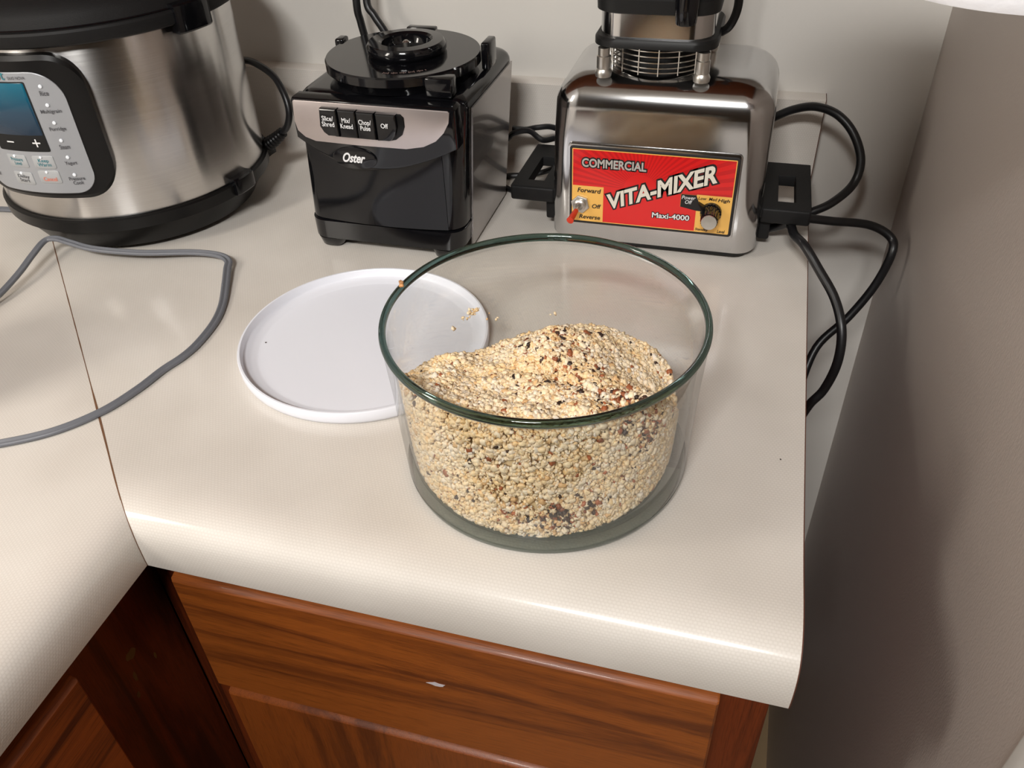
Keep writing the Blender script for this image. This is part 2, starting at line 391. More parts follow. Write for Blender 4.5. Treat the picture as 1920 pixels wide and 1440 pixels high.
# ------------------------------------------------------------------ worktop
prof = [(YW, .097), (.906, .097), (.904, .0955), (.904, .014), (.9025, .0085), (.899, .004), (.893, .001), (.886, 0), (.6, 0), (.43, 0), (.39, .0002), (.372, .0008),
        (.358, .0017), (.345, .0028), (.334, .0037), (.325, .0041), (.317, .0037), (.310, .0024), (.304, 0), (.299, -.0035), (.2955, -.008), (.2935, -.0135), (.2925, -.020),
        (.2922, -.028), (.2925, -.036), (.2935, -.0432), (.296, -.0445), (.312, -.0445), (.3125, -.030), (YW, -.030)]
def worktop_piece(name, x_end, mirror, parent):
    mb = MB(); n = len(prof)
    ends = [[(MIT - y + .0003, y, z) for y, z in prof], [(x_end, y, z) for y, z in prof]]
    flip = (lambda p: (MIT-p[1], MIT-p[0], p[2])) if mirror else (lambda p: p)
    mb.loft([[flip(p) for p in r] for r in ends])
    o = obj(name, mb, LAM, parent, sharp=40)
    me = o.data; uv = me.uv_layers.new(name='UVMap')
    L = [0]
    for i in range(1, n): L.append(L[-1]+math.hypot(prof[i][0]-prof[i-1][0], prof[i][1]-prof[i-1][1]))
    for lp in me.loops:
        i = lp.vertex_index; co = me.vertices[i].co + Vector(parent['org'])
        uv.data[lp.index].uv = ((-co.y if mirror else co.x), L[i % n])
    return o
wt = thing('worktop', (-.3, .6, -.04), 'cream laminate L-shaped worktop with rolled front edge and low backsplash', 'worktop')
sec1 = worktop_piece('worktop_section', .0690, False, wt)
sec2 = worktop_piece('worktop_section', 1.05, True, wt)
mb = MB(); mb.loft([[(.0690, y, z) for y, z in prof], [(.0697, y, z) for y, z in prof]])
tag(obj('edge_strip', mb, EDGE, wt), 'dark brown bare edge of the worktop end')
# seam ribbon along the mitre
sp = [p for p in prof[3:-4] if True]; dense = []
for i in range(len(sp)-1):
    a, b = sp[i], sp[i+1]; k = max(1, int(math.hypot(b[0]-a[0], b[1]-a[1])/.012))
    for j in range(k): dense.append((a[0]+(b[0]-a[0])*j/k, a[1]+(b[1]-a[1])*j/k))
dense.append(sp[-1]); ra, rb, rc = [], [], []
for i, (y, z) in enumerate(dense):
    a = dense[max(0, i-1)]; b = dense[min(len(dense)-1, i+1)]
    tx, tz = b[0]-a[0], b[1]-a[1]; l = math.hypot(tx, tz); ny, nz = tz/l, -tx/l    # outward normal (towards -y / +z)
    if nz < 0 and y > .31: ny, nz = -ny, -nz
    if ny > 0 and y < .31: ny, nz = -ny, -nz
    wd = (.00045 + .00035*rng.random())*(1.7 if .33 < y < .41 else 1) 
    q = .00012
    ra.append((MIT-y-wd-ny*q*0, y-wd*.0+ny*q, z+nz*q)); rb.append((MIT-y+wd, y+ny*q, z+nz*q))
mb = MB(); mb.loft([ra, rb], closed=False)
tag(obj('seam', mb, SEAM, wt), 'thin brown mitred joint line')

# ------------------------------------------------------------------ base cabinets
cab = thing('base_cabinet', (-.15, .6, -ZT), 'oak base cabinet under the right worktop with slab drawer front above a door', 'cabinet')
obj('face_frame', MB().rbox(-.395, .0635, .319, .338, -ZT+.10, -.0446, .0008), WOOD_SHADE, cab)
obj('body', MB().rbox(-.39, .0635, .3385, .90, -ZT+.10, -.046, .0005), WOOD_Y, cab)
obj('plinth', MB().rbox(-.39, .05, .39, .41, -ZT, -ZT+.0995, .001), WOOD_SHADE, cab)
def slab_front(name, x0, x1, z0, z1, m, parent, flip=None, y0=.300, y1=.3185):
    """slab with a routed slope on its top edge"""
    pr = [(y1, z0), (y1, z1+.0010), (y1-.0010, z1+.0020), (y0+.0080, z1+.0020), (y0+.0018, z1), (y0, z1-.0018), (y0, z0+.002), (y0+.002, z0)]
    rings = []
    for x in (x0, x0+.0015, x1-.0015, x1):
        e = .0015 if x in (x0, x1) else 0
        rings.append([(x, max(y, y0+e) if y < y1 else y, z) for y, z in pr])
    if flip: rings = [[flip(p) for p in r] for r in rings]
    return obj(name, MB().loft(rings), m, parent, sharp=30)
slab_front('drawer_front', -.363, .0312, -.2035, -.066, WOOD_H, cab)
dr = slab_front('door', -.3566, .0312, -.75, -.2135, WOOD_V, cab)
# chipped patches
def blob(cx, cz, w_, h_, y, n=11, seed=0):
    r_ = random.Random(seed); poly = []
    for i in range(n):
        a = 2*PI*i/n; k = .6+.5*r_.random(); poly.append((cx+math.cos(a)*w_*k, cz+math.sin(a)*h_*k))
    return MB().prism(poly, lambda u, v, d: (u, d, v), y, y-.0002)
CHIP = mat('pale chip', srgb(196, 190, 194), rough=0.6, noise=0.1, nscale=500)
STAIN = mat('yellow dried drip', srgb(96, 66, 20), rough=0.5, noise=0.3, nscale=300)
tag(obj('paint_chip', blob(-.1612, -.1215, .0075, .0026, .3, seed=8), CHIP, cab), 'pale chipped spot')
flipL = lambda p: (MIT-p[1], MIT-p[0], p[2])
cab2 = thing('base_cabinet', (-.70, 0, -ZT), 'oak base cabinet under the left worktop, in dark shade', 'cabinet')
obj('face_frame', MB().rbox(-.4145, -.3953, -1.0, .3185, -ZT+.10, -.0446, .0008), WOOD_SHADE, cab2)
obj('body', MB().rbox(-.98, -.4147, -1.0, .3380, -ZT+.10, -.046, .0005), WOOD_Y, cab2)
obj('plinth', MB().rbox(-.49, -.47, -1.0, .33, -ZT, -ZT+.0995, .001), WOOD_SHADE, cab2)
slab_front('drawer_front', -.290, .30, -.2035, -.066, WOOD_Y, cab2, flip=flipL)
slab_front('door', -.290, .30, -.75, -.2135, WOOD_V, cab2, flip=flipL)
for i, (yy, zz, w_, h_) in enumerate([(.268, -.125, .006, .006), (.262, -.146, .002, .006), (.257, -.163, .002, .004), (.285, -.152, .0015, .004)]):
    o = blob(yy, zz, w_, h_, 0, seed=i+10)
    o.v = [(-.3953-abs(v[1])*0 + (.0002 if v[1] < -1e-5 else 0), v[0], v[2]) for v in o.v]
    obj('dried_drip', o, STAIN, cab2)

# upper cabinet above the worktop (out of frame, it shades the wall)
ucab = thing('wall_cabinet', (-.42, .75, .47), 'oak wall cabinet hung above the worktop', 'cabinet')
obj('body', MB().rbox(-.98, .150, .615, YW, .47, 1.2, .001), WOOD_V, ucab)
for x0 in (-.95, -.58, -.21):
    d_ = obj('door', MB().rbox(x0, x0+.355, .596, .6145, .475, 1.19, .004), WOOD_V, ucab)

def rring(x0, x1, y0, y1, r, z, seg=6):
    r = min(r, (x1-x0)/2-1e-4, (y1-y0)/2-1e-4)
    return [(x, y, z) for x, y in rrect(x0, x1, y0, y1, r, seg)]
def front(y):            # (u, v, d) -> a plane facing the camera side, d metres proud of it
    return lambda u, v, d: (u, y-d, v)

# ================================================================== pressure cooker
CX, CY, CR = -.647, .7275, .1350
pc = thing('pressure_cooker', (CX, CY, 0), 'large round brushed steel electric pressure cooker with black lid and grey control panel', 'pressure cooker')
obj('base', MB().lathe([(.05, .004), (.108, .004), (.118, .007), (.1245, .018), (.131, .032), (.1385, .0335), (.1390, .045), (.1370, .0465), (.12, .0465)], (CX, CY, 0), 96, caps=True), BLACK_S, pc, sharp=30)
for a in (40, 130, 220, 310):
    c = (CX+.085*math.cos(math.radians(a)), CY+.085*math.sin(math.radians(a)), 0)
    obj('foot', MB().lathe([(.010, 0), (.012, .001), (.012, .0045)], c, 20, caps=True), RUBBER, pc)
obj('body', MB().lathe([(.12, .0465), (CR-.0005, .0468), (CR, .049), (CR, .208), (CR-.001, .2105), (.12, .2105)], (CX, CY, 0), 128, caps=True), BRUSHED, pc, sharp=30)
lid_pc = obj('lid', MB().lathe([(.12, .2106), (.1430, .2108), (.1475, .213), (.1490, .216), (.1490, .2225), (.1478, .2245), (.1455, .2250), (.1440, .2262), (.1400, .2345), (.130, .2440), (.10, .252), (.05, .256), (0, .257)], (CX, CY, 0), 96), BLACK_M, pc, sharp=30)
obj('lid_groove', MB().lathe([(.1456, .2252), (.1460, .2256), (.1452, .2262), (.1441, .2264)], (CX, CY, 0), 96), BLACK_G, pc)
def cyl(a0, r0):         # u metres along the arc from azimuth a0 (deg), v height, d proud of radius r0
    return lambda u, v, d: (CX+(r0+d)*math.cos(math.radians(a0)+u/.145), CY+(r0+d)*math.sin(math.radians(a0)+u/.145), v)
def wrap(poly, fmap, d0, d1, bev=.0015, n=40):
    """convex outline wrapped over a curved surface"""
    us = [p[0] for p in poly]; u0, u1 = min(us), max(us)
    def span(u):
        vs = []
        for i in range(len(poly)):
            a, b = poly[i-1], poly[i]
            if (a[0]-u)*(b[0]-u) <= 0 and a[0] != b[0]: vs.append(a[1]+(b[1]-a[1])*(u-a[0])/(b[0]-a[0]))
        return min(vs), max(vs)
    rings = []
    for k in range(n+1):
        t = .5-.5*math.cos(PI*k/n); u = u0+(u1-u0)*min(max(t, .0008), .9992); a, b = span(u)
        e = min(bev, (b-a)*.3); w_ = 1 if 0 < k < n else .3
        rings.append([fmap(u, a, d0), fmap(u, a, d1-bev*.6), fmap(u, a+e, d1 if w_ == 1 else d1-bev), fmap(u, b-e, d1 if w_ == 1 else d1-bev), fmap(u, b, d1-bev*.6), fmap(u, b, d0)])
    return MB().loft(rings)
cm = cyl(-88, .135); H = .0785
fr = [(u, v) for u, v in rrect(-H, H, .0735, .2060, (.032, .032, .030, .030), 8)]
obj('panel_frame', wrap(fr, cm, -.004, .0105, .004), BLACK_S, pc, sharp=25)
fc = rrect(-.0590, .0590, .0800, .1930, (.020, .020, .026, .026), 8)
panel = obj('control_panel', wrap(fc, cm, .008, .0115, .0006), GREY_PANEL, pc, sharp=25)
cp = cyl(-88, .1467)
dk = obj('display_surround', wrap(rrect(-.0245, .0285, .1215, .1850, .0015, 3), cp, -.001, .0004, .0002, 20), DARK, panel)
obj('display', wrap(rrect(-.0235, .0275, .1370, .1840, .0012, 3), cp, 0, .0007, .0002, 20), SCREEN, panel)
tf = lambda u, v, d: cp(u, v, d+.0004)
for s_, u in (('-', -.012), ('+', .0145)):
    text('display_symbol', s_, u, .1262 if s_ == '+' else .1295, .0075, .0075 if s_ == '+' else .0012, tf, PRINT_W, panel, d=.0004, offset=0)
COLR = .0425
for s_, v in (('Rice', .1725), ('Multigrain', .1560), ('Porridge', .1400), ('Steam', .1236), ('Yogurt', .1076), ('Pressure\nCook', .0905)):
    two = '\n' in s_; wdt = .0018*(8 if two else len(s_))
    text('key_label', s_, COLR-wdt/2, v-(.0015 if two else 0), wdt, .0075 if two else .0042, cp, PRINT_D, panel, d=.0004, offset=.01)
    obj('indicator_led', MB().lathe([(.0017, 0), (.0015, .0008), (.0001, .0011)], cp(COLR-.001, v+.0082, 0), 12, axis=(math.cos(math.radians(-70)), math.sin(math.radians(-70)), 0)), LEDM, panel)
for s_, v in (('Soup', .1725), ('Meat', .1560), ('Bean', .1400), ('Saute', .1236), ('Slow', .1076), ('Egg', .0925)):
    text('key_label', s_, -COLR-.004, v, .0016*len(s_), .0042, cp, PRINT_D, panel, d=.0004, offset=.01)
for s_, u, v, m_ in (('Pressure\nLevel', -.010, .1075, PRINT_T), ('Keep\nWarm', .0175, .1075, PRINT_T), ('Delay\nStart', -.0105, .0905, PRINT_D), ('Cancel', .0175, .0930, PRINT_O)):
    obj('key', wrap(rrect(u-.0105, u+.0105, v-.0025, v+.0100, .002, 3), cp, -.0005, .0004, .0003, 14), RAISED_KEY, panel)
    two = '\n' in s_; 
    text('key_label', s_, u-.0065, v+(0 if two else 0), .013, .0072 if two else .0038, tf, m_, panel, d=.0003, offset=.008)
    obj('indicator_led', MB().lathe([(.0014, 0), (.0012, .0008), (.0001, .0010)], tf(u-.001, v+.0088, 0), 12, axis=(0, -1, 0)), LEDM, panel)
text('maker_name', 'Instant ', -.026, .1872, .022, .0062, cp, PRINT_D, panel, d=.0004, offset=.004)
text('maker_name', 'P', -.001, .1868, .0045, .0068, cp, PRINT_T, panel, d=.0004, offset=.01)
text('maker_name', 'o', .0042, .1868, .0046, .0050, cp, PRINT_O, panel, d=.0004, offset=.02)
text('maker_name', 't', .0094, .1868, .0032, .0068, cp, PRINT_T, panel, d=.0004, offset=.01)
text('maker_name', 'DUO NOVA', .0155, .1870, .0155, .0026, cp, PRINT_D, panel, d=.0004, offset=.004)
# brackets on lid rim and base
def bracket(name, az0, az1, z0, z1, r0, r1, m, k=8):
    rings = []
    for i in range(k+1):
        a = math.radians(az0+(az1-az0)*i/k); e = .0015 if i in (0, k) else 0
        rings.append([(CX+r*math.cos(a), CY+r*math.sin(a), z) for r, z in ((r0, z0), (r1-e-.001, z0), (r1-e, z0+.0015), (r1-e, z1-.0015), (r1-e-.0015, z1), (r0, z1))])
    return obj(name, MB().loft(rings), m, pc, sharp=30)
bracket('lid_latch', -22, -7, .2040, .2290, .1400, .1535, BLACK_G)
bracket('side_clip', -13, -1, .0345, .0520, .1300, .1445, BLACK_G)
bracket('side_clip', 167, 179, .0345, .0520, .1300, .1445, BLACK_G)
# plug, strain relief and cord
pcd = obj('plug', MB().tube([(-.548, .795, .030), (-.536, .799, .040), (-.526, .800, .0465)], .0115, 4, 3), BLACK_S, pc, sharp=40)
def ribbed(t): return .0072-.0025*t + (.0013 if int(t*13) % 2 else 0)
obj('strain_relief', MB().tube([(-.528, .800, .0455), (-.5165, .800, .0530), (-.5053, .800, .0618)], ribbed, 14, 13), BLACK_S, pc, sharp=60)
obj('power_cord', MB().tube([(-.5065, .800, .0608), (-.4975, .800, .0700), (-.4930, .802, .0850), (-.4980, .808, .1010), (-.5130, .819, .1165), (-.5360, .829, .1250), (-.56, .841, .1250), (-.60, .867, .11), (-.66, .880, .07), (-.72, .880, .03), (-.76, .874, .0045)], .0038, 12, 8), CORD, pc)

# ================================================================== food processor
fp = thing('food_processor', (-.325, .75, 0), 'glossy black food processor motor base with silver button panel, without its bowl', 'food processor')
def fp_ring(z, e=0.0, r=.018):
    t = (z-.03)/.13; xl = -.4130+.0085*t; xr = -.2525+.0115*t
    return rring(xl+e, xr-e, .668+e, .833-e, max(r-e*.3, .004), z, 6)
rings = [fp_ring(.0345, .0012), fp_ring(.0355), fp_ring(.08), fp_ring(.12), fp_ring(.148)]
for k in range(1, 6):
    t = k/5*PI/2; rings.append(fp_ring(.148+.012*math.sin(t), .012*(1-math.cos(t))))
obj('housing', MB().loft(rings), BLACK_G, fp, sharp=40)
rings = [fp_ring(.0110, .003), fp_ring(.0130, 0), fp_ring(.0325, -.0010), fp_ring(.0338, .0012)]
obj('skirt', MB().loft(rings), BLACK_G, fp, sharp=40)
for (x0, x1, y0, y1) in ((-.4115, -.379, .670, .700), (-.289, -.2555, .670, .700), (-.4115, -.379, .800, .832), (-.289, -.2555, .800, .832)):
    obj('foot', MB().loft([rring(x0+.007, x1-.008, y0+.006, y1-.006, .006, 0), rring(x0+.004, x1-.006, y0+.002, y1-.002, .008, .0025), rring(x0, x1, y0, y1, .012, .0112)]), BLACK_G, fp, sharp=50)
# protruding fascia with a smile-shaped lower edge
top = [(-.4020, .1560), (-.4000, .1585), (-.2490, .1585), (-.2460, .1560)]
bot = []
for k in range(25):
    t = k/24; x = -.2460-.1560*t; s_ = (x+.338)/(.092 if x > -.338 else .064)
    bot.append((x, .0945+.0270*abs(s_)**1.8))
poly = top + [p for p in bot]
obj('fascia', MB().prism(poly, front(.663), -.012, .0055, .0035), BLACK_G, fp, sharp=30)
# scooped lower front: shallow bowed shield under the fascia
sc = []
for j in range(9):
    v = .036+.078*j/8; row = []
    for i in range(21):
        u = -.398+.133*i/20; q = (u+.3315)/.0665
        row.append((u, .6675-.0050*(1-q*q)*(1-(j/8))**.7 - .0002, v))
    sc.append(row)
g = MB(); g.loft(sc, closed=False); obj('front_shield', g, BLACK_G, fp, sharp=60)
FPZ = .663-.0055
pol = [(-.3985, .1560), (-.3970, .1570), (-.2520, .1562), (-.2503, .1550), (-.2515, .1460), (-.2570, .1365), (-.2650, .1285), (-.2771, .1225), (-.2938, .1192), (-.3400, .1190), (-.3822, .1200), (-.3920, .1232), (-.3985, .1290), (-.4002, .1380)]
cpn = obj('control_panel', MB().prism(pol, front(FPZ), -.001, .0008, .0004), SILVER_P, fp)
bf = [(-.3722, .1510), (-.3700, .1530), (-.2955, .1510), (-.2925, .1480), (-.2925, .1400), (-.2955, .1325), (-.3020, .1275), (-.3090, .1258), (-.3600, .1262), (-.3660, .1280), (-.3712, .1330), (-.3740, .1380)]
obj('button_surround', MB().prism(bf, front(FPZ), 0, .0022, .001), BLACK_S, cpn)
bx = [-.3718, -.3540, -.3360, -.3182, -.2990]
for i, s_ in enumerate(('Slice/\nShred', 'Mix/\nKnead', 'Chop/\nPulse', 'Off')):
    zt = .1532-.0006*i; x0, x1 = bx[i]+.0004, bx[i+1]-.0004
    if i == 0: pl = [(x0+.001, zt), (x1, zt), (x1, .1285), (x0+.006, .1285), (x0+.002, .1315), (x0-.001, .1370)]
    elif i == 3: pl = [(x0, zt), (x1+.0005, zt), (x1+.001, .1400), (x1-.0015, .1325), (x1-.006, .1280), (x0, .1272)]
    else: pl = [(x0, zt), (x1, zt), (x1, .1280), (x0, .1280)]
    b_ = obj('button', MB().prism(pl, front(FPZ), .001, .0068-.0006*(i % 2), .0016), BLACK_G, cpn, sharp=25)
    cx_ = (x0+x1)/2-.0005; two = '\n' in s_; wd = .0118 if two else .0068
    text('button_label', s_, cx_-wd/2, (.1375 if two else .1415)-.0006*i, wd, .0095 if two else .0042, front(FPZ-.0069), PRINT_W, cpn, d=.0001, offset=.012)
el = [(-.3460+.0220*math.cos(2*PI*k/40), .1062+.0108*math.sin(2*PI*k/40)) for k in range(40)]
lg = obj('logo_badge', MB().prism(el, front(FPZ), -.001, .0010, .0009), BLACK_G, fp)
text('logo_text', 'Oster', -.3575, .1026, .0220, .0086, front(FPZ-.0010), PRINT_W, lg, d=.0002, offset=.03, shear=.5)
# bright side skins
def fp_side(sx):
    rows = []
    ys = [.690+.128*k/10 for k in range(11)]
    zs = [.003, .012, .034, .06, .09, .12, .148]
    mb = MB()
    for d in (0, 1):
        for z in zs:
            t = (z-.03)/.13; x = (-.2525+.0115*t + .0004+.0016*d) if sx > 0 else (-.4130+.0085*t-.0004-.0016*d)
            rows.append([(x, (.690+.010*(1-z/.148)) if k == 0 else y, z) for k, y in enumerate(ys)])
    n = len(ys); m_ = len(zs)
    idx = lambda d, j, i: d*m_*n+j*n+i
    mb.v = [p for r in rows for p in r]
    for d in (0, 1):
        for j in range(m_-1):
            for i in range(n-1): mb.f.append((idx(d, j, i), idx(d, j, i+1), idx(d, j+1, i+1), idx(d, j+1, i)))
    for j in range(m_-1):
        for i in (0, n-1): mb.f.append((idx(0, j, i), idx(1, j, i), idx(1, j+1, i), idx(0, j+1, i)))
    for i in range(n-1):
        for j in (0, m_-1): mb.f.append((idx(0, j, i), idx(1, j, i), idx(1, j, i+1), idx(0, j, i+1)))
    return mb
SKIN = mat('silver side skin', srgb(150, 144, 142), rough=0.2, metal=0.8, noise=0.05, coat=0.4)
for s_ in (1, -1): tag(obj('side_panel', fp_side(s_), SKIN, fp, sharp=30), 'glossy silver side skin')
DX, DY, DR = -.3215, .7385, .0725
seat = obj('bowl_seat', MB().lathe([(0, .1600), (DR-.006, .1600), (DR-.004, .1650), (DR, .1690), (DR, .1760), (DR-.001, .1775), (0, .1775)], (DX, DY, 0), 80), BLACK_G, fp, sharp=30)
obj('drive_collar', MB().lathe([(.0350, .1776), (.0370, .1800), (.0370, .1845), (.0345, .1880), (.0250, .1885), (.0225, .1865), (.0215, .1790), (.0205, .1779)], (DX+.003, DY+.002, 0), 64), BLACK_G, fp, sharp=40)
obj('drive_well', MB().lathe([(.0204, .1786), (.0100, .1780), (0, .1779)], (DX+.003, DY+.002, 0), 40), DARK, fp)
obj('drive_spindle', MB().lathe([(.0035, .1780), (.0033, .1860), (.0015, .1875), (0, .1875)], (DX+.003, DY+.002, 0), 12), ALU, fp)
obj('locking_tab', MB().rbox(DX+DR-.001, DX+DR+.007, DY+.012, DY+.036, .1602, .1850, .002, 3), BLACK_G, fp)
obj('locking_tab', MB().rbox(DX-DR-.006, DX-DR+.003, DY+.018, DY+.032, .1602, .1800, .002, 3), BLACK_G, fp)
obj('interlock_block', MB().rbox(DX+.044, DX+.068, DY-.064, DY-.048, .1602, .1768, .0015, 2), BLACK_G, fp)
obj('locking_tab', MB().rbox(DX-.024, DX+.006, DY+DR-.004, DY+DR+.006, .1602, .1790, .0015, 2), BLACK_G, fp)
PRN = mat('faint warning print', srgb(120, 100, 94), rough=0.5, noise=0.1)
mb = MB()
for k in range(26):
    a = math.radians(-86+1.45*k)
    if k % 5 == 4: continue
    for q in ((.0585, .0605),) if k % 3 else ((.0575, .0615),):
        p = [(DX+r*math.cos(b), DY+r*math.sin(b), .1777) for r, b in ((q[0], a), (q[1], a), (q[1], a+.016), (q[0], a+.016))]
        mb.add(p+[(x, y, z+.00008) for x, y, z in p], [(0, 1, 2, 3), (4, 5, 6, 7), (0, 1, 5, 4), (1, 2, 6, 5), (2, 3, 7, 6), (3, 0, 4, 7)])
tag(obj('warning_print', mb, PRN, seat), 'faint curved line of warning print')['kind'] = 'stuff'
# its cord lying coiled to the right
obj('power_cord', MB().tube([(-.300, .8345, .03), (-.285, .850, .045), (-.262, .856, .0490), (-.2520, .855, .0575), (-.2345, .855, .0615), (-.218, .850, .0545), (-.205, .868, .050), (-.192, .876, .040), (-.200, .872, .020), (-.23, .868, .006), (-.262, .862, .0032), (-.275, .850, .0032), (-.262, .836, .0032), (-.240, .824, .0032), (-.218, .826, .0032), (-.200, .845, .0032)], .0031, 10, 8), CORD, fp)
obj('power_cord', MB().tube([(-.255, .862, .0600), (-.240, .862, .0600), (-.226, .860, .0640), (-.210, .866, .0630), (-.19, .874, .05)], .0031, 10, 8), CORD, fp)

# ================================================================== mixer base
vm = thing('blender', (-.0805, .795, 0), 'polished chrome commercial blender motor base with red nameplate and two black side handles', 'blender')
X0, X1, Y0, Y1, ZB, ZC, RR_ = -.180, .0190, .7270, .8680, .0085, .1665, .0300
rings = [rring(X0+.001, X1-.001, Y0+.001, Y1-.001, .019, ZB, 8), rring(X0, X1, Y0, Y1, .020, ZB+.0015, 8), rring(X0, X1, Y0, Y1, .020, .06, 8), rring(X0+.001, X1-.001, Y0+.0002, Y1, .021, .11, 8), rring(X0+.002, X1-.001, Y0+.0005, Y1, .024, ZC-RR_, 8)]
for k in range(1, 11):
    t = k/10*PI/2; e = RR_*(1-math.cos(t))
    rings.append(rring(X0+.002+e, X1-.001-e, Y0+.0005+e, Y1-e, max(.024-e*.35, .012), ZC-RR_+RR_*math.sin(t), 8))
rings.append(rring(X0+.06, X1-.06, Y0+.055, Y1-.055, .010, ZC+.0006, 8))
obj('housing', MB().loft(rings), CHROME, vm, sharp=50)
for x, y in ((-.155, .752), (-.006, .752), (-.155, .842), (-.006, .842)):
    obj('foot', MB().lathe([(.011, 0), (.0125, .001), (.012, .0086)], (x, y, 0), 24, caps=True), RUBBER, vm)
obj('base_plate', MB().loft([rring(X0+.006, X1-.006, Y0+.004, Y1-.004, .016, .0035, 6), rring(X0+.003, X1-.003, Y0+.0015, Y1-.002, .018, .0088, 6)]), BLACK_M, vm, sharp=40)
# nameplate
PY = .7266
nb = obj('nameplate_bezel', MB().prism(rrect(-.1615, -.0035, .0245, .1082, .004), front(PY), -.001, .0012, .0009), CHROME, vm)
npl = obj('nameplate', MB().prism(rrect(-.1598, -.0052, .0270, .1055, .003), front(PY), 0, .0018, .0004), PRINT_K, vm)
NY = PY-.0018
def flat(poly, m, name, d=.00012, d0=-.0002): return obj(name, MB().prism(poly, front(NY), d0, d), m, npl)
flat(rrect(-.1575, -.0078, .0295, .1030, .0008, 2), YELLOW, 'yellow_field', .00010)
flat([(-.1567, .0664), (-.1270, .0664), (-.1270, .0303), (-.0395, .0303), (-.0395, .0512), (-.0545, .0540), (-.0545, .0668), (-.0400, .0668), (-.0400, .0675), (-.0086, .0675), (-.0086, .1022), (-.1567, .1022)], RED, 'red_field', .00025)
flat([(-.0543, .0666), (-.0405, .0666), (-.0365, .0570), (-.0330, .0510), (-.0395, .0512), (-.0543, .0540)], PRINT_K, 'dark_field', .00030)
fn = front(NY)
def ptext(s_, u, v, wd, h, m, d=.0005, **k): return text('lettering', s_, u, v, wd, h, fn, m, npl, d=d, **k)
ptext('COMMERCIAL', -.1478, .0860, .0595, .0080, PRINT_K, d=.0005, offset=.14)
ptext('COMMERCIAL', -.1478, .0860, .0595, .0080, PRINT_G, d=.0008, offset=.03)
# big rising word
def rise(u, v, d):
    t = (u+.1235)/.1000; base = .0440+.0375*t
    return (u - (v)*.10*(1-t), NY-d, base+v*(.92+.16*t))
text('lettering', 'VITA-MIXER', -.1215, 0, .0970, .0155, rise, PRINT_K, npl, d=.0005, offset=.11)
text('lettering', 'VITA-MIXER', -.1215, 0, .0970, .0155, rise, mat('off white print', srgb(222, 216, 202), rough=.4, noise=.04), npl, d=.0009, offset=.035)
ptext('Maxi-4000', -.0795, .0405, .0345, .0052, PRINT_K, d=.0005, offset=.10)
ptext('Maxi-4000', -.0795, .0405, .0345, .0052, PRINT_W, d=.0008, offset=.02)
for s_, u, v, wd, h in (('Forward', -.1520, .0597, .0225, .0044), ('Off', -.1375, .0440, .0085, .0042), ('Reverse', -.1500, .0322, .0205, .0042), ('High', -.0205, .0612, .0105, .0040), ('Standby', -.0385, .0306, .0120, .0032), ('Level', -.0180, .0306, .0070, .0032)):
    ptext(s_, u, v, wd, h, PRINT_K, offset=.02, shear=.2)
ptext('Power\nOff', -.0535, .0575, .0125, .0080, PRINT_W, offset=.01, shear=.2)
ptext('Low  Med', -.0385, .0627, .0170, .0030, PRINT_K, offset=.01, shear=.2)
# toggle switch
tg = obj('toggle_switch', MB().lathe([(.0078, 0), (.0078, .0025), (.0068, .0030), (.0060, .0030), (.0060, .0060), (.0045, .0070), (.0036, .0070), (.0034, .0040), (0, .0040)], (-.1490, NY, .0475), 28, axis=(0, -1, 0)), ALU, vm, sharp=30)
obj('lock_nut', MB().lathe([(.0092, 0), (.0092, .0022), (.0080, .0026)], (-.1490, NY-.0002, .0475), 6, axis=(0, -1, 0), caps=True), ALU, tg, sharp=20)
obj('lever', MB().tube([(-.1490, NY-.003, .0475), (-.1505, NY-.012, .0460), (-.1515, NY-.018, .0450)], .0016, 12, 3), ALU, tg)
tag(obj('lever_tip', MB().tube([(-.1506, NY-.0125, .0459), (-.1515, NY-.018, .0450), (-.1528, NY-.0265, .0436), (-.1531, NY-.0285, .0433)], lambda t: .0024+.0012*t if t < .93 else .0024, 14, 4), TIPRED, tg), 'red plastic lever tip')
# speed knob
KX, KZ = -.0257, .0510
pr = []
n = 40
kb = MB(); rings = []
for d, r in ((0, .0098), (.003, .0098), (.0035, .0088), (.019, .0080), (.0200, .0074)):
    rings.append([(KX+(r-(.0005 if (i % 2 and 0 < d) else 0))*math.cos(2*PI*i/n), NY-.0004-d, KZ+(r-(.0005 if (i % 2 and 0 < d) else 0))*math.sin(2*PI*i/n)) for i in range(n)])
kb.loft(rings); kn = obj('speed_knob', kb, BLACK_G, vm, sharp=25)
obj('knob_cap', MB().lathe([(.0072, 0), (.0070, .0010), (0, .0012)], (KX, NY-.0204, KZ), 32, axis=(0, -1, 0)), ALU, kn, sharp=30)
mb = MB().prism([(KX-.0015, KZ+.004), (KX-.012, KZ+.010), (KX-.006, KZ-.001)], front(NY), .0004, .006, .0006); obj('knob_pointer', mb, BLACK_S, kn)
